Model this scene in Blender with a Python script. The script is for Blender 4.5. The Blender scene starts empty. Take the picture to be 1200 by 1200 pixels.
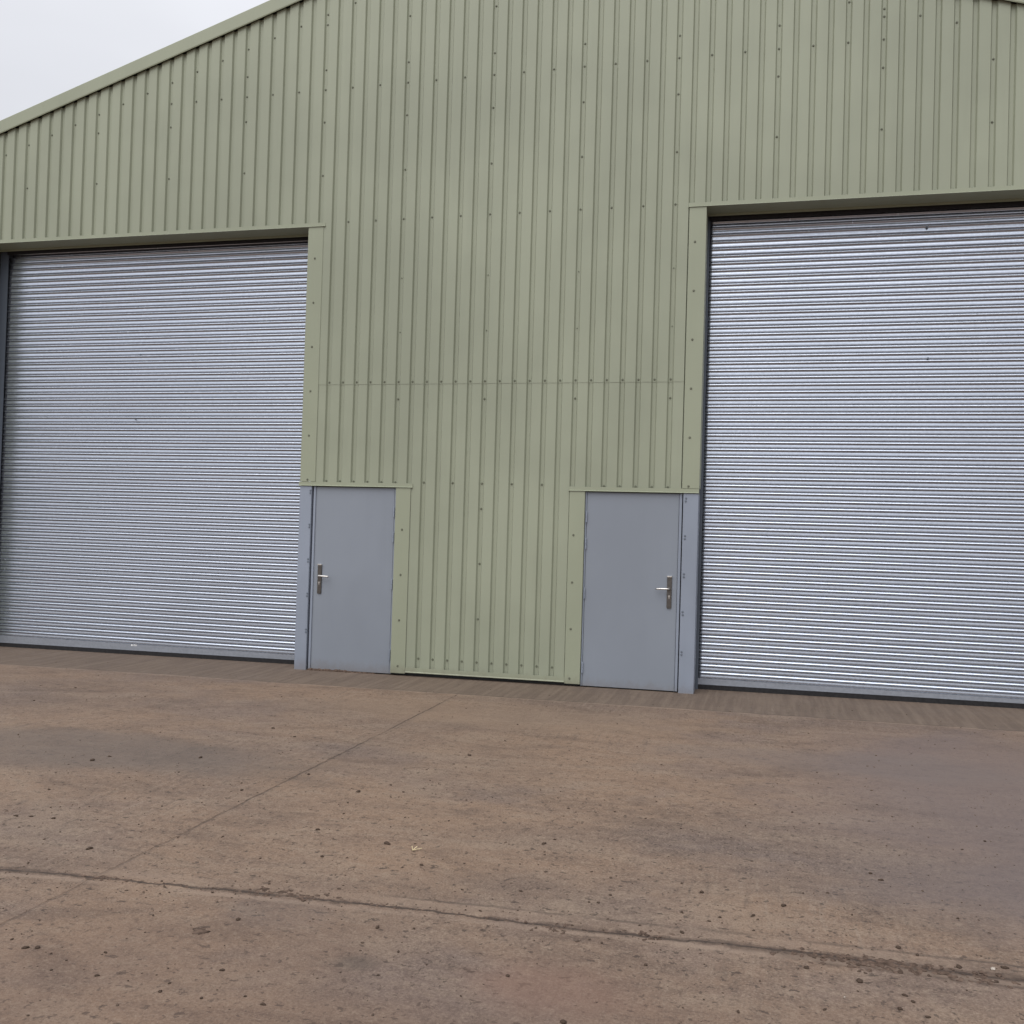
import bpy, bmesh, math, random
import numpy as np
from mathutils import Vector, Matrix, noise as mnoise
random.seed(7); rng = np.random.default_rng(7)
S = bpy.context.scene
COL = S.collection
PI = math.pi
PITCH = 1/6            # rib pitch of the wall sheeting (m)
CX = 6.25              # centre line of the gable
TILT = 0.008           # the yard falls gently along the wall

def gz(x, y=0.0):
    return TILT*max(-14.0, min(14.0, x-CX))

# ------------------------------------------------------------------ materials
class N:
    def __init__(s, name):
        s.m = bpy.data.materials.new(name); s.m.use_nodes = True
        s.t = s.m.node_tree; s.t.nodes.clear()
        s.out = s.t.nodes.new('ShaderNodeOutputMaterial')
        s.b = s.t.nodes.new('ShaderNodeBsdfPrincipled')
        s.t.links.new(s.b.outputs[0], s.out.inputs[0])
        s.co = s.t.nodes.new('ShaderNodeTexCoord').outputs['Object']
    def set(s, i, v):
        if isinstance(v, bpy.types.NodeSocket): s.t.links.new(v, i)
        else: i.default_value = v
    def math(s, op, a, b=0.0, c=0.0, clamp=False):
        n = s.t.nodes.new('ShaderNodeMath'); n.operation = op; n.use_clamp = clamp
        for i, v in zip(n.inputs, (a, b, c)): s.set(i, v)
        return n.outputs[0]
    def mapping(s, scale=(1,1,1), rot=(0,0,0), loc=(0,0,0)):
        n = s.t.nodes.new('ShaderNodeMapping')
        s.set(n.inputs[0], s.co)
        n.inputs[1].default_value = loc; n.inputs[2].default_value = rot; n.inputs[3].default_value = scale
        return n.outputs[0]
    def noise(s, vec, scale, detail=5, rough=.55, dist=0.0):
        n = s.t.nodes.new('ShaderNodeTexNoise')
        s.set(n.inputs['Vector'], vec); n.inputs['Scale'].default_value = scale
        n.inputs['Detail'].default_value = detail; n.inputs['Roughness'].default_value = rough
        n.inputs['Distortion'].default_value = dist
        return n.outputs[0]
    def voro(s, vec, scale, rnd=1.0):
        n = s.t.nodes.new('ShaderNodeTexVoronoi')
        s.set(n.inputs['Vector'], vec); n.inputs['Scale'].default_value = scale
        n.inputs['Randomness'].default_value = rnd
        return n.outputs['Distance'], n.outputs['Color']
    def ramp(s, v, a, b, to0=0.0, to1=1.0):           # smooth step
        n = s.t.nodes.new('ShaderNodeMapRange'); n.interpolation_type = 'SMOOTHSTEP'
        s.set(n.inputs[0], v); s.set(n.inputs[1], a); s.set(n.inputs[2], b)
        n.inputs[3].default_value = to0; n.inputs[4].default_value = to1
        return n.outputs[0]
    def mix(s, f, a, b, mode='MIX'):
        n = s.t.nodes.new('ShaderNodeMix'); n.data_type = 'RGBA'; n.blend_type = mode
        s.set(n.inputs[0], f)
        for i, v in ((6, a), (7, b)):
            if isinstance(v, tuple): v = (*v, 1) if len(v) == 3 else v
            s.set(n.inputs[i], v)
        return n.outputs[2]
    def sep(s, vec):
        n = s.t.nodes.new('ShaderNodeSeparateXYZ'); s.set(n.inputs[0], vec); return n.outputs
    def comb(s, x, y, z):
        n = s.t.nodes.new('ShaderNodeCombineXYZ')
        for i, v in zip(n.inputs, (x, y, z)): s.set(i, v)
        return n.outputs[0]
    def bump(s, h, strength, dist, prev=None):
        n = s.t.nodes.new('ShaderNodeBump'); n.inputs['Strength'].default_value = strength
        n.inputs['Distance'].default_value = dist; s.set(n.inputs['Height'], h)
        if prev is not None: s.set(n.inputs['Normal'], prev)
        return n.outputs[0]
    def P(s, **k):
        for a, v in k.items():
            i = s.b.inputs[{'col':'Base Color','rough':'Roughness','metal':'Metallic','nor':'Normal','spec':'Specular IOR Level','ani':'Anisotropic'}[a]]
            if isinstance(v, tuple) and len(v) == 3: v = (*v, 1)
            s.set(i, v)
        return s.m

def painted(name, col, rough=.42, dirt=.10, spec=.4, base_dirt=True):
    n = N(name)
    big = n.noise(n.mapping((.5, .5, .35)), 1.0, 4, .6)
    streak = n.noise(n.mapping((9, 9, .5)), 1.0, 4, .6)
    fine = n.noise(n.co, 90, 3, .6)
    c2 = tuple(v*(1-dirt*1.6) for v in col); c3 = tuple(min(1, v*(1+dirt*.7)) for v in col)
    c = n.mix(n.ramp(big, .35, .68), c2, c3)
    c = n.mix(n.math('MULTIPLY', n.ramp(streak, .52, .75), dirt*2.0), c, tuple(v*.72 for v in col))
    z = n.sep(n.co)[2]
    if base_dirt:      # splashed mud on the lowest part of the sheet
        sp = n.noise(n.mapping((14, 14, 9)), 1.0, 5, .7)
        k = n.math('MULTIPLY', n.ramp(n.math('ADD', z, n.math('MULTIPLY', sp, -.22)), .03, -.13), .35)
        c = n.mix(k, c, (.13, .095, .07))
    wob = n.noise(n.mapping((2.2, 2.2, .8)), 1.0, 2, .5)
    nb = n.bump(wob, .35, .012)
    nb = n.bump(fine, .05, .001, nb)
    return n.P(col=c, rough=n.math('ADD', rough-.06, n.math('MULTIPLY', big, .14)), spec=spec, nor=nb)

M = {}
M['green'] = painted('sage_green_steel', (.272, .290, .212), .46, .07)
M['green_trim'] = painted('sage_green_trim', (.272, .290, .208), .42, .05)
M['door'] = painted('blue_grey_paint', (.210, .232, .266), .40, .05)
M['post'] = painted('blue_grey_steel', (.232, .260, .312), .45, .10)
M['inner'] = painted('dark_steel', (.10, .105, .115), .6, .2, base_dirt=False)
M['interior'] = painted('unlit_backing', (.06, .06, .06), .9, .1, base_dirt=False)
M['roof'] = painted('grey_roof_steel', (.26, .28, .22), .5, .1, base_dirt=False)

def galv(name, base, rough, metal=.92):
    n = N(name)
    st = n.noise(n.mapping((1.4, 1, 60)), 1.0, 4, .6)
    sp = n.noise(n.co, 38, 4, .65)
    bl = n.noise(n.mapping((.7, .7, .9)), 1.0, 3, .5)
    c = n.mix(n.ramp(sp, .3, .7), tuple(v*.86 for v in base), base)
    c = n.mix(n.math('MULTIPLY', n.ramp(st, .45, .75), .35), c, tuple(v*.68 for v in base))
    c = n.mix(n.math('MULTIPLY', n.ramp(bl, .5, .75), .18), c, tuple(v*.75 for v in base))
    r = n.math('ADD', rough-.05, n.math('MULTIPLY', sp, .12))
    nb = n.bump(n.noise(n.mapping((5, 5, 16)), 1.0, 3, .5), .25, .003)
    return n.P(col=c, metal=metal, rough=r, nor=nb)
M['galv'] = galv('galvanised_slat', (.485, .525, .595), .24, .88)
M['galv_rail'] = galv('galvanised_rail', (.33, .35, .39), .45, .6)
M['guide'] = painted('dark_guide_steel', (.085, .10, .125), .5, .1, base_dirt=False)
M['stainless'] = galv('brushed_stainless', (.62, .60, .57), .24)
M['plate'] = galv('dull_stainless', (.15, .14, .13), .30)
def plain(name, col, rough=.7, spec=.3, sc=30, amt=.35):
    n = N(name)
    f = n.noise(n.co, sc, 5, .6)
    return n.P(col=n.mix(n.ramp(f, .3, .7), tuple(v*(1-amt) for v in col), tuple(min(1, v*(1+amt*.5)) for v in col)), rough=rough, spec=spec,
               nor=n.bump(f, .5, .004))
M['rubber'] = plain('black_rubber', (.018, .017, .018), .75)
M['screw'] = plain('screw_cap', (.13, .135, .095), .55, .35, 60, .2)  # green cap colour, darkened to include the shadow below each head
M['bolt'] = plain('grey_bolt', (.13, .15, .18), .5, .4, 60, .2)
M['label'] = plain('worn_white_label', (.62, .62, .62), .7, .3, 70, .5)
M['clod'] = plain('mud_clod', (.078, .054, .040), .9, .15, 45, .5)
M['grit'] = plain('grit', (.098, .070, .053), .9, .15, 45, .5)
M['straw'] = plain('straw', (.55, .45, .28), .8, .2, 60, .3)
M['chip'] = plain('pale_stone', (.40, .35, .30), .8, .2, 60, .3)
M['mudpat'] = plain('dry_mud', (.104, .072, .055), .95, .1, 40, .5)

# ------------------------------------------------------------------ ground shader
def ground_mat():
    n = N('dirty_brushed_concrete')
    xyz = n.sep(n.co); x, y = xyz[0], xyz[1]
    big = n.noise(n.mapping((.30, .42, 1), (0, 0, .25)), 1.0, 5, .6, .4)
    big2 = n.noise(n.mapping((.55, .75, 1), (0, 0, -.5), (7, 3, 0)), 1.0, 4, .6, .5)
    mid = n.noise(n.mapping((1.1, 2.2, 1), (0, 0, .22)), 1.0, 6, .68, .7)
    str1 = n.noise(n.mapping((3.2, 9.5, 1), (0, 0, .16)), 1.0, 6, .70, .6)
    str2 = n.noise(n.mapping((24, 2.2, 1), (0, 0, .55), (3, 1, 0)), 1.0, 5, .64, .3)
    spk = n.noise(n.co, 26, 7, .74)
    fine = n.noise(n.co, 95, 5, .72)
    grit = n.noise(n.co, 210, 3, .7)
    tan, gry, dk = (.205, .136, .092), (.143, .101, .078), (.090, .061, .047)
    c = n.mix(n.ramp(big, .36, .64), gry, tan)
    c = n.mix(n.math('MULTIPLY', n.ramp(big2, .50, .68), .50), c, (.128, .098, .088))
    c = n.mix(n.math('MULTIPLY', n.ramp(mid, .50, .66), .50), c, dk)
    c = n.mix(n.math('MULTIPLY', n.ramp(mid, .49, .36), .42), c, (.225, .166, .120))
    c = n.mix(n.math('MULTIPLY', n.ramp(str1, .52, .66), .42), c, dk)
    c = n.mix(n.math('MULTIPLY', n.ramp(str1, .48, .36), .30), c, (.235, .178, .132))
    pat = n.ramp(n.noise(n.mapping((.6, .6, 1), (0, 0, 0), (11, 5, 0)), 1.0, 3, .5), .48, .62)
    c = n.mix(n.math('MULTIPLY', n.math('MULTIPLY', n.ramp(str2, .54, .70), pat), .55), c, (.09, .066, .052))
    c = n.mix(n.math('MULTIPLY', n.math('MULTIPLY', n.ramp(str2, .46, .32), pat), .35), c, (.25, .195, .150))
    # fine speckle: pits, sand, straw dust
    c = n.mix(n.math('MULTIPLY', n.ramp(spk, .53, .64), .48), c, (.070, .050, .040))
    c = n.mix(n.math('MULTIPLY', n.ramp(spk, .47, .36), .36), c, (.270, .205, .150))
    c = n.mix(n.math('MULTIPLY', n.ramp(fine, .52, .62), .45), c, (.062, .045, .036))
    c = n.mix(n.math('MULTIPLY', n.ramp(fine, .48, .38), .36), c, (.29, .23, .175))
    fl = n.ramp(n.noise(n.mapping((17, 27, 1), (0, 0, .3)), 1.0, 3, .6), .62, .66)
    c = n.mix(n.math('MULTIPLY', fl, .75), c, (.045, .032, .025))
    fl2 = n.ramp(n.noise(n.mapping((30, 18, 1), (0, 0, -.4), (5, 0, 0)), 1.0, 3, .6), .625, .665)
    c = n.mix(n.math('MULTIPLY', fl2, .65), c, (.05, .036, .028))
    # bluish washed patches, reddish clay patch
    def spot(px, py, rx, ry, nz=.5):
        d = n.math('SQRT', n.math('ADD', n.math('POWER', n.math('DIVIDE', n.math('SUBTRACT', x, px), rx), 2.0),
                                  n.math('POWER', n.math('DIVIDE', n.math('SUBTRACT', y, py), ry), 2.0)))
        return n.ramp(n.math('ADD', d, n.math('MULTIPLY', n.math('SUBTRACT', big2, .5), nz*3)), 1.1, .35)
    c = n.mix(n.math('MULTIPLY', spot(10.1, -5.2, .9, .6), .32), c, (.115, .096, .094))
    c = n.mix(n.math('MULTIPLY', spot(7.2, -6.4, .30, .2), .22), c, (.115, .100, .096))
    c = n.mix(n.math('MULTIPLY', spot(8.4, -6.75, .45, .3), .40), c, (.20, .115, .085))
    c = n.mix(n.math('MULTIPLY', spot(10.9, -3.4, 2.0, 2.7), .65), c, (.128, .102, .098))
    c = n.mix(n.math('MULTIPLY', spot(7.0, -1.9, 2.6, .6), .40), c, (.225, .158, .108))
    c = n.mix(n.math('MULTIPLY', spot(7.5, -7.3, 3.2, 1.1), .30), c, (.120, .076, .057))
    c = n.mix(n.math('MULTIPLY', spot(4.7, -4.1, 2.2, .6), .58), c, (.108, .088, .076))
    c = n.mix(n.math('MULTIPLY', spot(9.6, -2.7, 1.6, .5), .35), c, (.125, .105, .098))
    c = n.mix(n.math('MULTIPLY', spot(7.72, -6.75, .12, .09, .3), .5), c, (.07, .055, .044))
    # strip of newer concrete along the wall, brushed at right angles to it
    wob = n.math('MULTIPLY', n.math('SUBTRACT', n.noise(n.mapping((3, 3, 1)), 1.0, 4, .6), .5), .05)
    yy = n.math('ADD', y, wob)
    strip = n.ramp(yy, -.955, -.925)
    brush = n.noise(n.mapping((16, .8, 1), (0, 0, .10)), 1.0, 5, .65)
    sc = n.mix(n.ramp(brush, .38, .64), (.108, .080, .061), (.150, .113, .085))
    sc = n.mix(n.math('MULTIPLY', n.ramp(spk, .52, .72), .5), sc, (.060, .045, .036))
    sc = n.mix(n.math('MULTIPLY', n.ramp(brush, .66, .74), .6), sc, (.24, .19, .145))
    c = n.mix(n.math('MULTIPLY', strip, .85), c, sc)
    # the edge of that strip
    w = n.noise(n.mapping((2.0, 2.0, 1), (0, 0, 0), (2, 2, 0)), 1.0, 4, .6)
    e1 = n.ramp(n.math('ABSOLUTE', n.math('ADD', yy, .945)), .028, .010)
    c = n.mix(n.math('MULTIPLY', e1, n.ramp(w, .38, .60, .15, .65)), c, (.255, .190, .140))
    e2 = n.ramp(n.math('ABSOLUTE', n.math('ADD', yy, .912)), .016, .006)
    c = n.mix(n.math('MULTIPLY', e2, n.ramp(w, .62, .40, .15, .75)), c, (.058, .043, .034))
    # joint running away from the wall
    nj = n.math('MULTIPLY', n.math('SUBTRACT', n.noise(n.co, 7, 5, .65), .5), .045)
    xb = n.math('ADD', n.math('ADD', x, nj), n.math('MULTIPLY', y, -.006))
    dx1 = n.math('ABSOLUTE', n.math('SUBTRACT', xb, 6.272))
    lo = n.ramp(y, -.93, -.98)
    lw = n.noise(n.mapping((1, 1.3, 1), (0, 0, 0), (4, 4, 0)), 1.0, 4, .6)
    j1 = n.math('MULTIPLY', n.ramp(dx1, .011, .003), lo)
    c = n.mix(n.math('MULTIPLY', j1, n.ramp(lw, .38, .58, .22, .72)), c, (.058, .042, .033))
    j1b = n.math('MULTIPLY', n.ramp(dx1, .085, .02), lo)
    c = n.mix(n.math('MULTIPLY', j1b, n.ramp(lw, .42, .62, .0, .14)), c, (.085, .062, .049))
    # joint along the yard, with mud gathered in it
    dx = n.math('MINIMUM', n.math('SUBTRACT', x, CX), 4.2)
    J = n.math('ADD', n.math('ADD', y, 6.292), n.math('ADD', n.math('MULTIPLY', dx, -.0725), n.math('MULTIPLY', n.math('MULTIPLY', dx, dx), .0085)))
    J = n.math('ADD', J, n.math('MULTIPLY', nj, .9))
    aJ = n.math('ABSOLUTE', J)
    wv = n.noise(n.mapping((1.2, .2, 1), (0, 0, 0), (1.7, 0, 0)), 1.0, 5, .6)
    edge = n.math('MULTIPLY', n.math('SUBTRACT', n.noise(n.mapping((9, 14, 1)), 1.0, 5, .7), .5), .09)
    far = n.ramp(x, 8.9, 9.5)
    Jm = n.math('ADD', n.math('ADD', J, n.math('MULTIPLY', far, .03)), edge)
    wid = n.math('ADD', n.ramp(wv, .45, .62, .001, .034), n.math('MULTIPLY', far, .046))
    mud = n.ramp(n.math('ABSOLUTE', Jm), n.math('ADD', wid, .012), n.math('MULTIPLY', wid, .6))
    c = n.mix(n.math('MULTIPLY', mud, n.math('ADD', .56, n.math('MULTIPLY', far, .2))), c, n.mix(n.ramp(spk, .35, .65), (.085, .058, .044), (.045, .031, .024)))
    pale = n.math('MULTIPLY', n.ramp(n.math('ABSOLUTE', n.math('ADD', J, .050)), .030, .006), n.ramp(wv, .35, .6, .15, .5))
    c = n.mix(pale, c, (.245, .182, .138))
    pal2 = n.math('MULTIPLY', n.ramp(n.math('ABSOLUTE', n.math('ADD', J, -.075)), .065, .02), n.ramp(wv, .62, .4, .1, .45))
    c = n.mix(pal2, c, (.235, .170, .125))
    crack = n.math('MULTIPLY', n.ramp(n.math('ADD', aJ, n.math('MULTIPLY', edge, .30)), .013, .003), n.ramp(n.noise(n.mapping((2.6, .3, 1), (0, 0, 0), (9, 0, 0)), 1.0, 5, .65), .36, .52, .25, 1.0))
    c = n.mix(n.math('MULTIPLY', crack, .78), c, (.040, .028, .022))
    l2 = n.math('MULTIPLY', n.ramp(n.math('ABSOLUTE', n.math('SUBTRACT', J, .125)), .016, .004), n.math('MULTIPLY', n.ramp(x, 7.4, 7.9), n.ramp(lw, .40, .55)))
    c = n.mix(n.math('MULTIPLY', l2, .6), c, (.060, .044, .035))
    # relief
    hb = n.math('ADD', n.math('MULTIPLY', spk, .5), n.math('ADD', n.math('MULTIPLY', str1, .25), n.math('MULTIPLY', fine, .35)))
    hb = n.math('ADD', hb, n.math('MULTIPLY', n.math('MULTIPLY', str2, pat), .3))
    hb = n.math('SUBTRACT', hb, n.math('MULTIPLY', n.math('MAXIMUM', crack, j1), .9))
    nb = n.bump(hb, .75, .010)
    nb = n.bump(grit, .25, .002, nb)
    rough = n.math('ADD', .62, n.math('MULTIPLY', mid, .3))
    return n.P(col=c, rough=rough, spec=.28, nor=nb)
M['ground'] = ground_mat()

# ------------------------------------------------------------------ mesh helpers
def obj(name, bm, mat, parent=None, label=None, smooth=False):
    me = bpy.data.meshes.new(name)
    bmesh.ops.recalc_face_normals(bm, faces=bm.faces) if not smooth == 'keep' else None
    bm.to_mesh(me); bm.free()
    if smooth:
        for p in me.polygons: p.use_smooth = True
    me.materials.append(M[mat])
    o = bpy.data.objects.new(name, me); COL.objects.link(o)
    if parent is not None: o.parent = parent
    if label: o['label'] = label
    return o

def box(bm, x0, x1, y0, y1, z0, z1, bev=0.0):
    vs = [bm.verts.new((x, y, z)) for x in (x0, x1) for y in (y0, y1) for z in (z0, z1)]
    F = [(0,1,3,2),(4,6,7,5),(0,4,5,1),(2,3,7,6),(0,2,6,4),(1,5,7,3)]
    fs = [bm.faces.new([vs[i] for i in f]) for f in F]
    if bev > 0:
        es = list({e for f in fs for e in f.edges})
        bmesh.ops.bevel(bm, geom=es, offset=bev, segments=2, affect='EDGES', profile=.6)
    return vs

def cyl(bm, a, b, r0, r1=None, seg=16):
    a, b = Vector(a), Vector(b); r1 = r0 if r1 is None else r1
    d = (b-a).normalized(); u = d.orthogonal().normalized(); v = d.cross(u)
    A = [bm.verts.new(a+(u*math.cos(t)+v*math.sin(t))*r0) for t in (2*PI*i/seg for i in range(seg))]
    B = [bm.verts.new(b+(u*math.cos(t)+v*math.sin(t))*r1) for t in (2*PI*i/seg for i in range(seg))]
    for i in range(seg): bm.faces.new((A[i], A[(i+1)%seg], B[(i+1)%seg], B[i]))
    bm.faces.new(A[::-1]); bm.faces.new(B)

def extrude_section(bm, sec, x0, x1, closed=True):
    """section (y,z) swept along x"""
    A = [bm.verts.new((x0, y, z)) for y, z in sec]; B = [bm.verts.new((x1, y, z)) for y, z in sec]
    n = len(sec)
    for i in range(n if closed else n-1): bm.faces.new((A[i], A[(i+1)%n], B[(i+1)%n], B[i]))
    if closed: bm.faces.new(A[::-1]); bm.faces.new(B)

def thicken(o, t):
    m = o.modifiers.new('thickness', 'SOLIDIFY'); m.thickness = t; m.offset = 0; return o

# ------------------------------------------------------------------ the shed
shed = bpy.data.objects.new('steel_shed', None); COL.objects.link(shed)
shed['label'] = 'large sage green box-profile steel shed with two galvanised roller shutters and two blue-grey doors'
shed['category'] = 'building'

SLOPE = .3065
def roof_low(x): return 8.371 - SLOPE*abs(x-CX)      # lower edge of the verge flashing
XL0, XL1 = -.46, 4.024                                # left shutter opening
XR0, XR1 = 8.490, 12.96                               # right shutter opening
ZL = 5.013; ZD = 2.064; ZP = 3.21                     # lintel, door head, lap of sheets
XW0, XW1 = -2.75, 15.25
YC, YT = -.012, .011                                  # crown and trough of the sheet
DEEP = 24.0

def breakpoints(x0, x1, off=0.0):
    """(x, y) of the box profile between x0 and x1: narrow troughs at n*PITCH"""
    pts = []
    n0 = int(math.floor(x0/PITCH))-1; n1 = int(math.ceil(x1/PITCH))+1
    full = []
    for n in range(n0, n1+1):
        c = n*PITCH
        full += [(c-.031, YC), (c-.0185, YT), (c+.0185, YT), (c+.031, YC)]
        full += [(c+.031+.035, YC), (c+.031+.0699, YC)]
    def yat(x):
        for (a, ya), (b, yb) in zip(full, full[1:]):
            if a <= x <= b: return ya+(yb-ya)*(x-a)/(b-a) if b > a else ya
    pts = [(x0, yat(x0))]+[p for p in full if x0 < p[0] < x1]+[(x1, yat(x1))]
    if x0 < CX < x1: pts = sorted(pts+[(CX, yat(CX))])
    return [(x, y+off) for x, y in pts]

def panel(bm, x0, x1, zb, zt, off=0.0):
    f0 = zb if callable(zb) else (lambda x: zb); f1 = zt if callable(zt) else (lambda x: zt)
    prev = None
    for x, y in breakpoints(x0, x1, off):
        a, b = f0(x), f1(x)
        col = [bm.verts.new((x, y, a+(b-a)*k/6)) for k in range(7)]
        if prev:
            for k in range(6): bm.faces.new((prev[k], col[k], col[k+1], prev[k+1]))
        prev = col

rt = lambda x: roof_low(x)+.010
# gable sheeting, laid as the upper and the lower course
bm = bmesh.new()
panel(bm, XW0, XL0-.19, ZP, rt)
panel(bm, XL0-.19, 4.20, ZL+.026, rt)
panel(bm, 4.20, 8.325, ZP, rt)
panel(bm, 8.325, XR1+.19, ZL+.026, rt)
panel(bm, XR1+.19, XW1, ZP, rt)
cladding = thicken(obj('wall_cladding', bm, 'green', shed), .0015)
bm = bmesh.new()
zb = lambda x: gz(x)+.035
panel(bm, 4.20, 5.35, ZD+.026, ZP+.11, .003)
panel(bm, 5.35, 7.160, zb, ZP+.11, .003)
panel(bm, 7.160, 8.325, ZD+.026, ZP+.11, .003)
thicken(obj('wall_cladding', bm, 'green', shed, 'lower course of sage green sheeting around the doors'), .0015)
for xa, xb in ((XW0, XL0-.19), (XR1+.19, XW1)):
    bm = bmesh.new(); panel(bm, xa, xb, zb, ZP+.11, .003)
    thicken(obj('wall_cladding', bm, 'green', shed), .0015)

# side and rear sheeting, roof
def side_panel(x):
    bm = bmesh.new(); s = -1 if x < CX else 1
    prev = None; yy = 0.02
    pts = []
    while yy < DEEP:
        pts += [(yy, 0), (yy+.012, -.026), (yy+.049, -.026), (yy+.062, 0)]; yy += PITCH
    for y, d in pts:
        col = [bm.verts.new((x+s*d, y, z)) for z in (gz(x)+.03, roof_low(x)-.03)]
        if prev: bm.faces.new((prev[0], col[0], col[1], prev[1]))
        prev = col
    return bm
for x in (XW0, XW1): thicken(obj('side_cladding', side_panel(x), 'green', shed), .0015)
bm = bmesh.new()
vs = [bm.verts.new((x, DEEP, z)) for x, z in ((XW0, gz(XW0)), (XW1, gz(XW1)), (XW1, roof_low(XW1)), (CX, roof_low(CX)), (XW0, roof_low(XW0)))]
bm.faces.new(vs); thicken(obj('rear_cladding', bm, 'green', shed), .02)
for s in (-1, 1):
    bm = bmesh.new()
    prev = None; yy = .06
    xe = XW0-.25 if s < 0 else XW1+.25
    while yy < DEEP+.1:
        for dy, h in ((0, 0), (.10, 0), (.115, .03), (.152, .03)):
            col = [bm.verts.new((x, yy+dy, roof_low(x)+.135+h)) for x in (xe, CX)]
            if prev: bm.faces.new((prev[0], col[0], col[1], prev[1]))
            prev = col
        yy += PITCH
    thicken(obj('roof_sheet', bm, 'roof', shed), .002)

# verge flashings: a folded channel hung along each slope
for s in (-1, 1):
    bm = bmesh.new()
    sec = [(-.030, .006), (-.046, .000), (-.050, .012), (-.050, .158), (-.046, .164), (.16, .168), (.16, .162), (-.038, .154), (-.038, .016)]
    xe = XW0-.28 if s < 0 else XW1+.28
    A = [bm.verts.new((xe, y, roof_low(xe)+z)) for y, z in sec]
    B = [bm.verts.new((CX, y, roof_low(CX)+z)) for y, z in sec]
    n = len(sec)
    for i in range(n): bm.faces.new((A[i], A[(i+1)%n], B[(i+1)%n], B[i]))
    bm.faces.new(A[::-1]); bm.faces.new(B)
    obj('verge_flashing', bm, 'green_trim', shed)

# lintel flashings over the shutters, head flashings over the doors
def head(x0, x1, z, depth, name):
    bm = bmesh.new()
    sec = [(-.0165, z+.046), (-.0165, z+.009), (-.030, z+.003), (-.0305, z), (depth, z), (depth, z-.022), (depth+.003, z-.022), (depth+.003, z+.003), (-.0135, z+.006), (-.0135, z+.046)]
    extrude_section(bm, sec, x0, x1)
    return obj(name, bm, 'green_trim', shed)
head(XL0-.17, 4.232, ZL, .245, 'lintel_flashing')
head(8.305, XR1+.17, ZL, .245, 'lintel_flashing')
head(4.012, 5.381, ZD, .05, 'door_head_flashing')
head(7.133, 8.488, ZD, .05, 'door_head_flashing')

# jamb trims: flat face, return into the opening
def jamb(x0, x1, z0, z1, ret, side, name='jamb_trim', mat='green_trim', yf=-.0195):
    bm = bmesh.new()
    f0 = z0 if callable(z0) else (lambda x: z0)
    za, zc = f0(x0), f0(x1)
    def prism(poly):
        A = [bm.verts.new((x, y, f0(x))) for x, y in poly]; B = [bm.verts.new((x, y, z1)) for x, y in poly]
        n = len(poly)
        for i in range(n): bm.faces.new((A[i], A[(i+1)%n], B[(i+1)%n], B[i]))
        bm.faces.new(A[::-1]); bm.faces.new(B)
    t = .003
    if side == 'L':     # the opening lies to the left of the trim
        prism([(x0, ret), (x0, yf+.004), (x0+.004, yf), (x1-.004, yf), (x1, yf+.004), (x1, yf+.008), (x1-t, yf+.006), (x0+t, yf+t), (x0+t, ret)])
    else:
        prism([(x1, ret), (x1, yf+.004), (x1-.004, yf), (x0+.004, yf), (x0, yf+.004), (x0, yf+.008), (x0+t, yf+.006), (x1-t, yf+t), (x1-t, ret)])
    return obj(name, bm, mat, shed)
jamb(XL1, 4.212, ZD+.048, ZL-.002, .20, 'L')
jamb(8.314, XR0, ZD+.048, ZL-.002, .20, 'R')
jamb(XL0-.19, XL0, gz, ZL-.002, .20, 'R')
jamb(XR1, XR1+.19, gz, ZL-.002, .20, 'L')
jamb(5.187, 5.362, lambda x: gz(x)+.028, ZD-.002, .05, 'L', 'door_trim')
jamb(7.142, 7.309, lambda x: gz(x)+.028, ZD-.002, .05, 'R', 'door_trim')

# foot flashing between the doors and beyond the shutters
for x0, x1 in ((5.363, 7.141), (XW0, XL0-.195), (XR1+.195, XW1)):
    bm = bmesh.new()
    prev = None
    for x in (x0, x1):
        g = gz(x)
        sec = [(-.0165, g+.095), (-.0165, g+.052), (-.026, g+.044), (-.026, g+.040), (.10, g+.040), (.10, g+.044), (-.0135, g+.055), (-.0135, g+.095)]
        cur = [bm.verts.new((x, y, z)) for y, z in sec]
        if prev:
            for i in range(8): bm.faces.new((prev[i], prev[(i+1)%8], cur[(i+1)%8], cur[i]))
            bm.faces.new(prev[::-1]); bm.faces.new(cur)
        prev = cur
    obj('foot_flashing', bm, 'green_trim', shed)
    bm = bmesh.new(); box(bm, x0, x1, .06, .10, gz(x0)-.1, gz(x1)+.045); obj('sole_plate', bm, 'interior', shed)

# ---- screws --------------------------------------------------------------
SC = []                                                # (x, y, z)
c = lambda n: n*PITCH
for n in list(range(-1, 25))+list(range(52, 76)): SC.append((c(n), YT, 5.058))
for n in range(27, 51, 2): SC.append((c(n), YT, 5.060))
for n in list(range(13, 31, 2))+list(range(31, 63, 2)): SC.append((c(n), YT, 6.593))
for n in range(-3, 78, 2):
    z = roof_low(c(n))-.272
    if abs(z-6.593) > .04 and z > 5.3: SC.append((c(n), YT, z))
for n in (1, 7, 13, 19, 25, 31, 37, 43, 49, 55, 61, 67, 73):
    mid = 25 <= n <= 49
    for z in (5.70 if not mid else 5.615, 6.31 if not mid else 6.22, 6.83, 7.35):
        if z < roof_low(c(n))-.33: SC.append((c(n), YT, z+random.uniform(-.01, .01)))
for n in (31, 37, 43):
    for z in (4.396, 3.791, 3.045): SC.append((c(n), YT+.002, z))
for z in (4.396, 3.791, 3.045): SC.append((c(49), YT+.002, z))
for z in (1.85, 1.255, .657): SC.append((c(37), YT+.002, z))
for n in range(26, 50): SC.append((c(n), YT, 3.238))
for n in range(33, 43, 2): SC.append((c(n), YT+.002, 2.124))
for n in list(range(26, 32))+list(range(45, 50)): SC.append((c(n), YT+.002, 2.121))
for n in range(33, 43): SC.append((c(n), YT+.002, .190))
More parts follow.
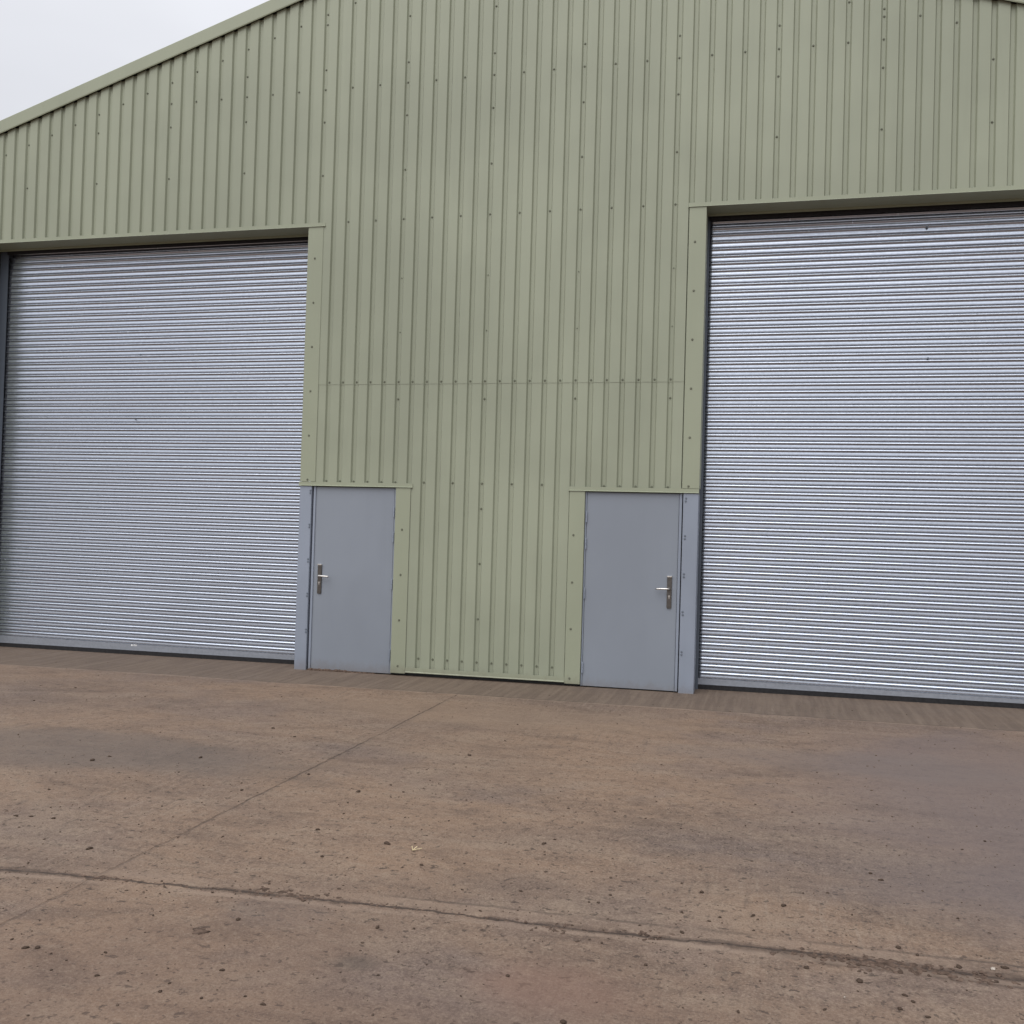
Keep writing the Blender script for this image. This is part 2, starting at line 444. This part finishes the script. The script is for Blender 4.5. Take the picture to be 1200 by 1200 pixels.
for z in (4.652, 4.146, 3.642, 3.137, 2.633, 2.133): SC += [(4.116, -.0195, z), (8.379, -.0195, z)]
for z in (1.60, 1.10, .605, .095): SC += [(5.274, -.0195, z+random.uniform(-.008, .008)), (7.197, -.0195, z+random.uniform(-.008, .008))]
def screw_into(bm, x, y, z):
    cyl(bm, (x, y, z), (x, y-.0025, z), .0125, .0120, 14)
    cyl(bm, (x, y-.0025, z), (x, y-.0095, z), .0075, .0062, 6)
CAM = Vector((9.14547, -10.16537, 1.64253))
SC.sort(key=lambda p: (Vector(p)-CAM).length)
bm = bmesh.new(); screw_into(bm, 0, 0, 0)
first = None
for p in SC[:100]:
    if first is None:
        first = obj('screw', bm, 'screw', cladding); o = first
    else:
        o = first.copy(); COL.objects.link(o); o.parent = cladding
    o.location = p; o.rotation_euler = (0, random.uniform(0, 6), 0)
bm = bmesh.new()
for p in SC[100:]: screw_into(bm, *p)
o = obj('screw', bm, 'screw', cladding); o['kind'] = 'stuff'

# ---- doors ---------------------------------------------------------------
def make_door(x0, x1, hinge_side, hx, hz, lever_z, label):
    """x0..x1 clear width of the frame; hx handle centre"""
    h = hinge_side
    bot = lambda x: gz(x)+.012
    def slab(bm, a, b, y0, y1, z1, bev=.002):
        vs = box(bm, a, b, y0, y1, 0, z1)
        for v in vs:
            if v.co.z < .01: v.co.z = bot(v.co.x)
        if bev: bmesh.ops.bevel(bm, geom=list({e for v in vs for e in v.link_edges}), offset=bev, segments=2, affect='EDGES')
    bm = bmesh.new()
    lx0 = x0+(.030 if h == 'R' else .012); lx1 = x1-(.012 if h == 'R' else .030)
    slab(bm, lx0, lx1, .006, .050, ZD-.010, .0025)
    d = obj('door', bm, 'door', shed, label)
    # frame, seen as a narrow strip on the lock side
    bm = bmesh.new()
    if h == 'R': a, b = x0, lx0-.003
    else: a, b = lx1+.003, x1
    slab(bm, a, b, .000, .060, ZD-.006, .002)
    obj('door_frame', bm, 'post', d)
    bm = bmesh.new()
    if h == 'R': a, b = lx1+.0035, x1+.006
    else: a, b = x0-.006, lx0-.0035
    slab(bm, a, b, .004, .060, ZD-.006, .001)
    obj('door_frame', bm, 'post', d)
    # folded lip down the lock edge
    bm = bmesh.new()
    e = lx0+.003 if h == 'R' else lx1-.003
    s = 1 if h == 'R' else -1
    slab(bm, min(e, e+s*.006), max(e, e+s*.006), .0035, .0058, ZD-.03, 0)
    obj('edge_lip', bm, 'door', d)
    # rounded long back plate
    bm = bmesh.new(); W, z0, z1 = .0245, hz-.202, hz+.122
    ring = []
    for cx_, cz_, a0 in ((hx+W-.012, z1-.012, 0), (hx-W+.012, z1-.012, 90), (hx-W+.012, z0+.012, 180), (hx+W-.012, z0+.012, 270)):
        for k in range(6):
            t = math.radians(a0+k*18); ring.append((cx_+.012*math.cos(t), cz_+.012*math.sin(t)))
    rings = []
    for y, sc_ in ((.006, 1.0), (-.003, 1.0), (-.007, .93)):
        rings.append([bm.verts.new((hx+(x-hx)*sc_, y, (z0+z1)/2+(z-(z0+z1)/2)*(1-(1-sc_)*.18))) for x, z in ring])
    n = len(ring)
    for A, B in zip(rings, rings[1:]):
        for i in range(n): bm.faces.new((A[i], A[(i+1)%n], B[(i+1)%n], B[i]))
    bm.faces.new(rings[-1]); bm.faces.new(rings[0][::-1])
    obj('back_plate', bm, 'plate', d)
    bm = bmesh.new(); box(bm, hx-W-.001, hx+W+.001, -.016, .006, z1-.004, z1+.010, .002)   # rain lip above it
    obj('plate_hood', bm, 'stainless', d)
    # lever: neck, elbow, grip with a return
    bm = bmesh.new(); s = 1 if h == 'R' else -1
    pts = [(hx, -.006, hz), (hx, -.030, hz), (hx, -.046, hz), (hx+s*.006, -.054, hz), (hx+s*.018, -.058, hz), (hx+s*.07, -.058, hz-.001), (hx+s*.122, -.056, hz-.003), (hx+s*.134, -.050, hz-.004)]
    R = [.016, .0105, .010, .0100, .0100, .0100, .0095, .0075]
    prev = None
    for i, p in enumerate(pts):
        p = Vector(p); t = (Vector(pts[min(i+1, len(pts)-1)])-Vector(pts[max(i-1, 0)])).normalized()
        u = Vector((0, 0, 1)); v = t.cross(u).normalized()
        cur = [bm.verts.new(p+(u*math.cos(a)+v*math.sin(a))*R[i]) for a in (2*PI*k/14 for k in range(14))]
        if prev:
            for k in range(14): bm.faces.new((prev[k], prev[(k+1)%14], cur[(k+1)%14], cur[k]))
        else: bm.faces.new(cur)
        prev = cur
    bm.faces.new(prev)
    obj('door_handle', bm, 'stainless', d, smooth=True)
    bm = bmesh.new()
    cyl(bm, (hx, -.006, hz-.075), (hx, -.013, hz-.075), .0105, .0100)
    box(bm, hx-.005, hx+.005, -.012, -.006, hz-.100, hz-.080)
    obj('lock_cylinder', bm, 'stainless', d)
    xh = lx1+.002 if h == 'R' else lx0-.002
    for z in (1.79, 1.51, .99, .21):
        bm = bmesh.new()
        cyl(bm, (xh, -.006, z-.055), (xh, -.006, z-.002), .0085)
        cyl(bm, (xh, -.006, z+.002), (xh, -.006, z+.055), .0085)
        cyl(bm, (xh, -.006, z+.055), (xh, -.006, z+.062), .006, .003)
        box(bm, xh-.007, xh+.007, -.004, .006, z-.05, z+.05)
        obj('hinge', bm, 'post', d)
    return d
make_door(4.190, 5.178, 'R', 4.297, 1.050, 1.05, 'blue-grey steel door with its lever handle near the left edge')
make_door(7.318, 8.318, 'L', 8.212, 1.075, 1.075, 'blue-grey steel door with its lever handle near the right edge')

# packed mud under the left door
bm = bmesh.new()
for i in range(46):
    x = 4.20+i*.0175+random.uniform(-.01, .01)
    r = random.uniform(.012, .030)*(1.2 if i < 26 else .7)
    q = bmesh.ops.create_icosphere(bm, subdivisions=1, radius=r)
    for v in q['verts']:
        v.co = Vector((v.co.x*1.7+x, v.co.y*.7-.004, v.co.z*.7+gz(x)+.002))*1.0
o = obj('packed_mud', bm, 'mudpat', None); o['kind'] = 'stuff'
o['label'] = 'strip of dried mud packed along the foot of the left door'; o['category'] = 'mud'

# ---- steel posts beside the shutters ----------------------------------------
def post(x0, x1, bx):
    bm = bmesh.new()
    vs = box(bm, x0, x1, -.016, .20, 0, ZD-.004)
    for v in vs:
        if v.co.z < .01: v.co.z = gz(v.co.x)-.01
    bmesh.ops.bevel(bm, geom=list(bm.edges), offset=.003, segments=2, affect='EDGES')
    p = obj('steel_post', bm, 'post', shed)
    fb = None
    for z in (1.995, 1.61, 1.22, .832, .425):
        for dz in (.014, -.016):
            if fb is None:
                b = bmesh.new(); cyl(b, (0, 0, 0), (0, -.003, 0), .011, .010, 14); cyl(b, (0, -.003, 0), (0, -.009, 0), .007, .006, 6)
                fb = obj('bolt', b, 'bolt', p); o = fb
            else:
                o = fb.copy(); COL.objects.link(o); o.parent = p
            o.location = (bx+random.uniform(-.003, .003), -.016, z+dz)
post(4.026, 4.171, 4.157)
post(8.330, 8.484, 8.356)

# ---- roller shutters ---------------------------------------------------------
SP = .0758
YS = .340
def slat_section():
    """one interlocking slat from its top edge down: (outward, drop)"""
    s = [(.0000, .0000)]
    s += [(.0030, .0022), (.0070, .0055), (.0108, .0095), (.0134, .0130)]          # shoulder facing the sky
    s += [(.0146, .0160), (.0144, .0190), (.0124, .0220)]                          # nose
    s += [(.0096, .0250), (.0060, .0292), (.0018, .0338)]                          # underside
    s += [(.0018, .0390), (.0026, .0450), (.0034, .0510), (.0038, .0580)]          # body
    s += [(.0037, .0645), (.0031, .0700), (.0004, .0744)]
    return s
def make_shutter(x0, x1, zphase, zb, marks, label_at, lab):
    bm = bmesh.new()
    sec = slat_section()
    xs = np.linspace(x0, x1, 64)
    zt = 5.42
    k0 = math.ceil((zb-zphase)/SP); k1 = int((zt-zphase)/SP)
    slat_i = 0
    prev_last = None
    for k in range(k1, k0, -1):
        z = zphase+k*SP+.0045
        dy = random.gauss(0, .0006); tl = random.gauss(0, .006)
        ph = [random.uniform(0, 6.28) for _ in range(4)]; am = [random.gauss(0, .0007), random.gauss(0, .0004), random.gauss(0, .0002), random.gauss(0, .006)]
        rows = []
        for x in xs:
            w = am[0]*math.sin(x*.9+ph[0])+am[1]*math.sin(x*2.3+ph[1])+am[2]*math.sin(x*6.1+ph[2])
            tw = tl+am[3]*math.sin(x*1.3+ph[3])*.5
            bow = .006*math.sin(PI*(x-x0)/(x1-x0))+.45*max(0.0, z-4.70)**2
            rows.append([bm.verts.new((x, YS+bow-o_+dy+w+(d-.037)*tw, z-d+w*.5)) for o_, d in sec])
        for A, B in zip(rows, rows[1:]):
            for i in range(len(sec)-1): bm.faces.new((A[i], B[i], B[i+1], A[i+1]))
        last = z-sec[-1][1]
    cur = obj('roller_shutter', bm, 'galv', shed, lab, smooth='keep')
    cur.data.shade_smooth()
    # sharp folds between bead and body
    thicken(cur, .0012).modifiers['thickness'].offset = 1
    # bottom rail follows the threshold
    bm = bmesh.new()
    def pr(y0, y1, za, zc, mid=None):
        # za, zc offsets above ground at both ends / fixed top
        vs = box(bm, x0-.005, x1+.005, y0, y1, 0, 1)
        for v in vs: v.co.z = za(v.co.x) if v.co.z < .5 else zc(v.co.x)
    top = lambda x: last-.001
    pr(YS-.006, YS+.02, lambda x: gz(x)+.058, top)
    pr(YS-.012, YS+.026, lambda x: gz(x)+.051, lambda x: gz(x)+.0575)
    obj('bottom_rail', bm, 'galv_rail', cur)
    bm = bmesh.new(); pr(YS-.010, YS+.022, lambda x: gz(x)-.02, lambda x: gz(x)+.0505); obj('rubber_seal', bm, 'rubber', cur)
    for s, xe in ((-1, x0), (1, x1)):
        bm = bmesh.new()
        a, b = (xe-.035, xe+.035) if s < 0 else (xe-.035, xe+.035)
        xi = xe+.035 if s < 0 else xe-.035
        xo = xe-.085 if s < 0 else xe+.085
        lo, hi = min(xi, xo), max(xi, xo)
        box(bm, lo, hi, YS-.032, YS-.026, gz(xe)-.02, 5.10)      # front leg of the channel
        box(bm, lo, hi, YS+.030, YS+.036, gz(xe)-.02, 5.10)      # back leg
        box(bm, (lo if s < 0 else hi-.006), (lo+.006 if s < 0 else hi), YS-.0255, YS+.0295, gz(xe)-.02, 5.10)
        obj('guide_rail', bm, 'guide', cur)
    bm = bmesh.new(); box(bm, x0+.03, x1-.03, .288, .300, 4.962, 5.30); obj('lintel_shade_strip', bm, 'rubber', cur)  # added black strip standing in for the shadow gap under the lintel
    for mx, mz, r in marks:
        b = bmesh.new(); cyl(b, (mx, YS+.002, mz), (mx, YS-.016, mz), r, r*.8, 12); obj('bolt', b, 'bolt', cur)
    if label_at:
        b = bmesh.new(); lx, lz = label_at
        ring = [(-.040, -.010), (.015, -.012), (.042, -.009), (.044, .009), (.010, .011), (-.012, .007), (-.038, .010)]
        A = [b.verts.new((lx+u, YS-.0068, lz+v)) for u, v in ring]; B = [b.verts.new((lx+u, YS-.0062, lz+v)) for u, v in ring]
        n = len(ring)
        for i in range(n): b.faces.new((A[i], A[(i+1)%n], B[(i+1)%n], B[i]))
        b.faces.new(A); b.faces.new(B[::-1]); obj('label_sticker', b, 'label', cur)
    # the coil above and behind the lintel
    bm = bmesh.new(); cyl(bm, (x0+.02, YS+.26, 5.52), (x1-.02, YS+.26, 5.52), .235, seg=40); obj('shutter_coil', bm, 'galv_rail', cur)
    return cur
make_shutter(-.375, XL1+.050, 3.876, .02, [(1.632, 3.658, .008), (1.60, 2.85, .006)], (1.69, .078), 'galvanised slatted roller shutter to the left of the doors, closed, small white label on its bottom rail')
make_shutter(XR0-.018, XR1-.10, 2.100, .125, [(10.653, 4.800, .013), (9.59, 4.749, .006), (9.635, 4.749, .006), (10.689, 3.48, .009)], None, 'galvanised slatted roller shutter to the right of the doors, closed')

# added dark boxes: stop light leaking in behind the shutters and doors
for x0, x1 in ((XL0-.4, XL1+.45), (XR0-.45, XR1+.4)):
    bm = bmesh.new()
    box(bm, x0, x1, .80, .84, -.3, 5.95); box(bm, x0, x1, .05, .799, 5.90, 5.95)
    obj('light_block_panel', bm, 'interior', shed)
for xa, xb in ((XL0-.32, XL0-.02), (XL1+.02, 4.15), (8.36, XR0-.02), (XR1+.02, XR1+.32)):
    bm = bmesh.new(); box(bm, xa, xb, .203, .79, -.2, 5.9); obj('light_block_post', bm, 'inner', shed)
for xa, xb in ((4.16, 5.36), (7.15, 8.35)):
    bm = bmesh.new(); box(bm, xa, xb, .065, .075, -.2, 2.3); obj('light_block_panel', bm, 'interior', shed)

# ------------------------------------------------------------------ ground
def axis(segs):
    out = []
    for a, b, n in segs: out += list(np.linspace(a, b, n, endpoint=False))
    return np.array(out+[segs[-1][1]])
gx = axis([(-420, -60, 5), (-60, -8, 10), (-8, 4.4, 110), (4.4, 11.4, 340), (11.4, 16, 60), (16, 60, 10), (60, 430, 5)])
gy = axis([(-420, -40, 6), (-40, -9, 16), (-9, -7.6, 30), (-7.6, -5.6, 150), (-5.6, -1.1, 130), (-1.1, 0, 70), (0, .6, 16), (.6, 30, 8), (30, 430, 6)])
X, Y = np.meshgrid(gx, gy)
def vnoise(X, Y, s, seed):
    r = np.random.default_rng(seed).random((256, 256))
    u, v = X*s, Y*s; i, j = np.floor(u).astype(int), np.floor(v).astype(int); fu, fv = u-i, v-j
    fu, fv = fu*fu*(3-2*fu), fv*fv*(3-2*fv); g = lambda a, b: r[a % 256, b % 256]
    return (g(i, j)*(1-fu)+g(i+1, j)*fu)*(1-fv)+(g(i, j+1)*(1-fu)+g(i+1, j+1)*fu)*fv-.5
Z = TILT*np.clip(X-CX, -14, 14)
near = np.clip((14-np.hypot(X-7, Y+4))/4, 0, 1)
Z = Z+near*np.clip(-(Y+.2), 0, 1)*(.010*vnoise(X, Y, .7, 1)+.004*vnoise(X, Y, 2.3, 2)+.0022*vnoise(X, Y, 7, 3)+.0018*vnoise(X, Y, 19, 4))
dxx = np.minimum(X-CX, 4.2)
J = Y+6.292-.0725*dxx+.0085*dxx*dxx
ridge = np.clip(vnoise(X, Y*0, 1.3, 9)+.25, 0, 1)
Z += near*(.005*ridge*np.exp(-(J/.04)**2)*(.6+1.6*np.abs(vnoise(X, Y, 24, 5)))+.006*np.clip(vnoise(X, Y, 30, 6)+.15, 0, 1)*np.exp(-(J/.06)**2))
Z -= near*.006*np.exp(-(J/.014)**2)*(ridge < .3)
ny, nx = X.shape
verts = np.stack([X, Y, Z], -1).reshape(-1, 3)
idx = np.arange(ny*nx).reshape(ny, nx)
faces = np.stack([idx[:-1, :-1], idx[:-1, 1:], idx[1:, 1:], idx[1:, :-1]], -1).reshape(-1, 4)
me = bpy.data.meshes.new('ground')
me.from_pydata(verts.tolist(), [], faces.tolist()); me.update(); me.shade_smooth()
me.materials.append(M['ground'])
g = bpy.data.objects.new('ground', me); COL.objects.link(g); g['kind'] = 'structure'
g['label'] = 'muddy brown concrete yard with straight joints in front of the shed'
def ground_z(x, y):
    j = int(np.clip(np.searchsorted(gx, x), 1, nx-1)); i = int(np.clip(np.searchsorted(gy, y), 1, ny-1))
    return float(Z[i, j])

# ------------------------------------------------------------------ clods and grit
CL = [(5.953,-5.963,3),(7.31,-5.427,3),(7.08,-5.703,2),(6.875,-5.325,2),(7.586,-5.672,2.5),(6.477,-7.0,2.2),(6.519,-6.987,2),(6.788,-6.95,2),(6.883,-7.122,1.5),(7.093,-6.518,2.2),(7.276,-6.947,2.2),(7.163,-7.157,1.6),(7.159,-7.095,1.5),(7.323,-7.156,1.3),(7.545,-7.135,2),(6.78,-4.565,2.4),(6.901,-4.343,1.6),(7.041,-4.485,1.8),(5.437,-5.594,2.6),(5.216,-5.619,2),(6.373,-6.952,1.6),(7.667,-6.422,2.2),(7.83,-6.614,1.6),(7.811,-6.389,1.4),(7.01,-7.121,1.2),(6.603,-7.015,1.1),(6.811,-5.825,1.3),(6.815,-6.745,1),(8.015,-6.133,1.8),(7.867,-5.916,1.8),(8.281,-6.684,1.6),(7.457,-7.099,1.2),(7.97,-6.686,1.2),(8.164,-6.88,1.2),(8.121,-5.845,1.6),(8.078,-5.17,2.2),(8.116,-5.084,2),(8.517,-5.766,2),(8.438,-5.876,1.5),(8.479,-5.873,1.6),(8.842,-5.873,1.7),(9.002,-5.881,2),(8.96,-5.937,1.6),(9.138,-5.818,1.8),(9.142,-5.98,1.4),(9.266,-5.662,2.2),(9.338,-6.281,2.6),(9.495,-6.163,2.2),(9.523,-6.34,2.4),(9.386,-6.606,2),(9.099,-6.713,1.8),(9.7,-5.977,2.2),(9.764,-6.027,2.2),(9.902,-6.097,2.6),(10.072,-6.048,2.2),(9.682,-5.103,2.6),(9.722,-5.181,2),(9.465,-5.437,1.6),(8.91,-5.606,2.2),(9.344,-4.146,2),(9.537,-3.056,2),(9.53,-3.36,1.8),(10.336,-4.378,2.2),(10.189,-4.568,2),(9.668,-6.409,2.2),(9.639,-6.522,1.8),(9.69,-6.452,1.6),(8.753,-6.441,1.6),(9.723,-6.558,1.8),(8.542,-6.956,2.2),(8.859,-6.088,2.2),(9.551,-5.676,1.4),(9.989,-5.58,1.6),(2.851,-2.711,2.6),(3.606,-2.166,2.4),(2.719,-2.003,2),(4.78,-4.423,3.4),(4.818,-4.295,2.4),(5.397,-4.093,3.2),(5.013,-5.118,2.2),(6.095,-4.753,2.6),(6.304,-4.273,2.2),(5.38,-3.028,2.4),(5.685,-3.258,2.2),(5.23,-5.625,2),(5.301,-5.601,2),(4.759,-1.702,2.2),(7.13,-3.389,2.6),(6.784,-4.574,2.4),(6.819,-4.812,2),(6.887,-5.019,2),(6.91,-4.354,2),(7.042,-4.484,2),(7.459,-4.527,1.6),(7.241,-2.809,2.4),(7.184,-2.18,2),(6.57,-2.057,1.6),(7.974,-1.852,1.6),(7.942,-1.455,1.6),(8.485,-3.217,1.6)]
def lump(bm, x, y, z, r, flat=.62, sub=2, el=None):
    q = bmesh.ops.create_icosphere(bm, subdivisions=sub, radius=1.0)
    sd = Vector((random.uniform(0, 99), random.uniform(0, 99), 0)); a = random.uniform(0, PI); el = el or random.uniform(.7, 1.5)
    for v in q['verts']:
        d = v.co.copy(); k = r*(1+.55*mnoise.noise(d*1.6+sd)+.25*mnoise.noise(d*4+sd))
        px, py, pz = d.x*k*el, d.y*k/el, d.z*k*flat
        v.co = Vector((x+px*math.cos(a)-py*math.sin(a), y+px*math.sin(a)+py*math.cos(a), z+pz))
protos = []
for i in range(7):
    bm = bmesh.new(); lump(bm, 0, 0, 0, 1.0)
    me = bpy.data.meshes.new('mud_clod'); bm.to_mesh(me); bm.free(); me.shade_smooth(); me.materials.append(M['clod']); protos.append(me)
for i, (x, y, s) in enumerate(CL):
    o = bpy.data.objects.new('mud_clod', protos[i % 7]); COL.objects.link(o)
    r = s*.0038*random.uniform(.75, 1.15)
    o.location = (x, y, ground_z(x, y)+r*.30); o.scale = (r*1.15, r, r); o.rotation_euler = (0, 0, random.uniform(0, 6))
    o['label'] = 'small dark mud clod lying loose on the brown concrete yard'; o['category'] = 'mud clod'
    o['group'] = 'mud clods scattered over the concrete yard'
bm = bmesh.new()
for i in range(2600):
    if i < 420:
        x = random.uniform(4.8, 10.8); d = x-CX
        y = -6.292+.0725*min(d, 4.2)-.0085*min(d, 4.2)**2+random.gauss(0, .10); r = min(.011, random.lognormvariate(-5.85, .45))
    elif i < 1900:
        x = random.uniform(4.5, 11.2); y = random.uniform(-7.6, -3.2); r = random.uniform(.0016, .0048)*(1.6 if random.random() < .12 else 1)
    else:
        x = random.uniform(-1, 12.5); y = random.uniform(-6, -.3); r = random.uniform(.002, .007)
    lump(bm, x, y, ground_z(x, y)+r*.25, r, .6, 1)
o = obj('grit', bm, 'grit', None, 'fine crumbs of mud and grit strewn over the concrete'); o['kind'] = 'stuff'; o['category'] = 'grit'
# dried mud squeezed out of the joint
bm = bmesh.new()
for xc, sx, off, so, n_, r0, r1 in ((7.16, .10, .03, .030, 60, .005, .016), (6.30, .04, .0, .015, 18, .004, .012), (8.36, .05, -.03, .020, 30, .004, .012), (8.74, .05, .01, .025, 30, .004, .012),
                                (9.62, .17, -.02, .030, 190, .005, .017), (9.95, .06, -.03, .030, 40, .005, .014), (6.75, .35, .0, .010, 50, .003, .009), (7.9, .4, .0, .012, 50, .003, .009)):
    for k in range(n_):
        x = random.gauss(xc, sx); d = x-CX
        y = -6.292+.0725*min(d, 4.2)-.0085*min(d, 4.2)**2+off+random.gauss(0, so)
        r = random.uniform(r0, r1); lump(bm, x, y, ground_z(x, y)-r*.04, r, .28, 1)
o = obj('joint_mud', bm, 'mudpat', None, 'crumbling dried mud heaped along the long joint in the yard'); o['kind'] = 'stuff'; o['category'] = 'mud'
# straw, pale chips, dried mud pat
bm = bmesh.new()
zx = ground_z(7.474, -5.485)
for a, b in (((7.452, -5.440, zx+.006), (7.478, -5.505, zx+.009)), ((7.478, -5.505, zx+.009), (7.516, -5.470, zx+.012)), ((7.478, -5.503, zx+.008), (7.487, -5.462, zx+.016))):
    cyl(bm, a, b, .0026, .0020, 8)
o = obj('straw_wisp', bm, 'straw'); o['label'] = 'pale forked wisp of straw lying on the brown concrete'; o['category'] = 'straw'
for x, y, r, lb in ((10.026, -6.074, .010, 'small flat white chip beside the muddy joint near the right edge of the yard'), (9.46, -6.483, .004, 'tiny round white pebble between the muddy joint and the front of the yard')):
    bm = bmesh.new(); lump(bm, x, y, ground_z(x, y)+r*.25, r, .5)
    o = obj('stone_chip', bm, 'chip', smooth=True); o['label'] = lb; o['category'] = 'stone'
bm = bmesh.new(); lump(bm, 7.012, -6.665, ground_z(7.012, -6.665)-.001, .036, .09, 3, 1.1)
o = obj('mud_pat', bm, 'mudpat', smooth=True); o['label'] = 'flat round pat of dried mud in front of the long yard joint'; o['category'] = 'mud'

# ------------------------------------------------------------------ light
EL, ROT = 52, 180+14
W = bpy.data.worlds.new('World'); S.world = W; W.use_nodes = True
t = W.node_tree; t.nodes.clear()
out = t.nodes.new('ShaderNodeOutputWorld'); bg = t.nodes.new('ShaderNodeBackground'); bg.inputs[1].default_value = .10
sky = t.nodes.new('ShaderNodeTexSky'); sky.sky_type = 'NISHITA'; sky.sun_disc = False
sky.sun_elevation = math.radians(EL); sky.sun_rotation = math.radians(ROT)
tc = t.nodes.new('ShaderNodeTexCoord'); sp = t.nodes.new('ShaderNodeSeparateXYZ'); t.links.new(tc.outputs['Generated'], sp.inputs[0])
mr = t.nodes.new('ShaderNodeMapRange'); mr.inputs[1].default_value = 0; mr.inputs[2].default_value = 1; mr.inputs[3].default_value = 5.0; mr.inputs[4].default_value = 14.3
t.links.new(sp.outputs[2], mr.inputs[0])
nz = t.nodes.new('ShaderNodeTexNoise'); nz.inputs['Scale'].default_value = 1.7; nz.inputs['Detail'].default_value = 4
mp = t.nodes.new('ShaderNodeMapping'); mp.inputs[3].default_value = (1, 1, 2.5); t.links.new(tc.outputs['Generated'], mp.inputs[0]); t.links.new(mp.outputs[0], nz.inputs['Vector'])
mr2 = t.nodes.new('ShaderNodeMapRange'); mr2.inputs[1].default_value = .3; mr2.inputs[2].default_value = .7; mr2.inputs[3].default_value = .90; mr2.inputs[4].default_value = 1.10
t.links.new(nz.outputs[0], mr2.inputs[0])
ml = t.nodes.new('ShaderNodeMath'); ml.operation = 'MULTIPLY'; t.links.new(mr.outputs[0], ml.inputs[0]); t.links.new(mr2.outputs[0], ml.inputs[1])
vm = t.nodes.new('ShaderNodeVectorMath'); vm.operation = 'SCALE'; vm.inputs[0].default_value = (.968, .980, 1.032)
# the cloud is brighter round the hidden sun
dt = t.nodes.new('ShaderNodeVectorMath'); dt.operation = 'DOT_PRODUCT'; t.links.new(tc.outputs['Generated'], dt.inputs[0])
dt.inputs[1].default_value = (math.sin(math.radians(ROT))*math.cos(math.radians(EL-15)), math.cos(math.radians(ROT))*math.cos(math.radians(EL-15)), math.sin(math.radians(EL-15)))
gl = t.nodes.new('ShaderNodeMapRange'); gl.interpolation_type = 'SMOOTHSTEP'
gl.inputs[1].default_value = .25; gl.inputs[2].default_value = 1; gl.inputs[3].default_value = 1; gl.inputs[4].default_value = 1.75
t.links.new(dt.outputs['Value'], gl.inputs[0])
m3 = t.nodes.new('ShaderNodeMath'); m3.operation = 'MULTIPLY'; t.links.new(ml.outputs[0], m3.inputs[0]); t.links.new(gl.outputs[0], m3.inputs[1])
t.links.new(m3.outputs[0], vm.inputs['Scale'])
mx = t.nodes.new('ShaderNodeMix'); mx.data_type = 'RGBA'; mx.inputs[0].default_value = .90
t.links.new(sky.outputs[0], mx.inputs[6]); t.links.new(vm.outputs[0], mx.inputs[7])
t.links.new(mx.outputs[2], bg.inputs[0]); t.links.new(bg.outputs[0], out.inputs[0])
L = bpy.data.lights.new('sun', 'SUN'); L.energy = 1.3; L.angle = math.radians(50); L.color = (1, .97, .92)
lo = bpy.data.objects.new('sun', L); COL.objects.link(lo)
az = math.radians(ROT)
sd = Vector((math.sin(az)*math.cos(math.radians(EL)), math.cos(az)*math.cos(math.radians(EL)), math.sin(math.radians(EL))))
lo.rotation_euler = sd.to_track_quat('Z', 'Y').to_euler(); lo.location = (8, -20, 30)

# ------------------------------------------------------------------ camera
cd = bpy.data.cameras.new('camera'); cam = bpy.data.objects.new('camera', cd); COL.objects.link(cam)
r = Vector((0.96783698, 0.24978913, 0.02994937)); u = Vector((-0.02466991, -0.02424043, 0.99940172)); f = Vector((-0.25036567, 0.96799679, 0.01729851))
cam.matrix_world = Matrix(((r.x, u.x, -f.x, CAM.x), (r.y, u.y, -f.y, CAM.y), (r.z, u.z, -f.z, CAM.z), (0, 0, 0, 1)))
cd.sensor_width = 36; cd.lens = 1146.52/1200*36; cd.clip_end = 2000; cd.clip_start = .05
S.camera = cam
S.view_settings.view_transform = 'Standard'; S.view_settings.look = 'None'; S.view_settings.exposure = 0; S.view_settings.gamma = 1
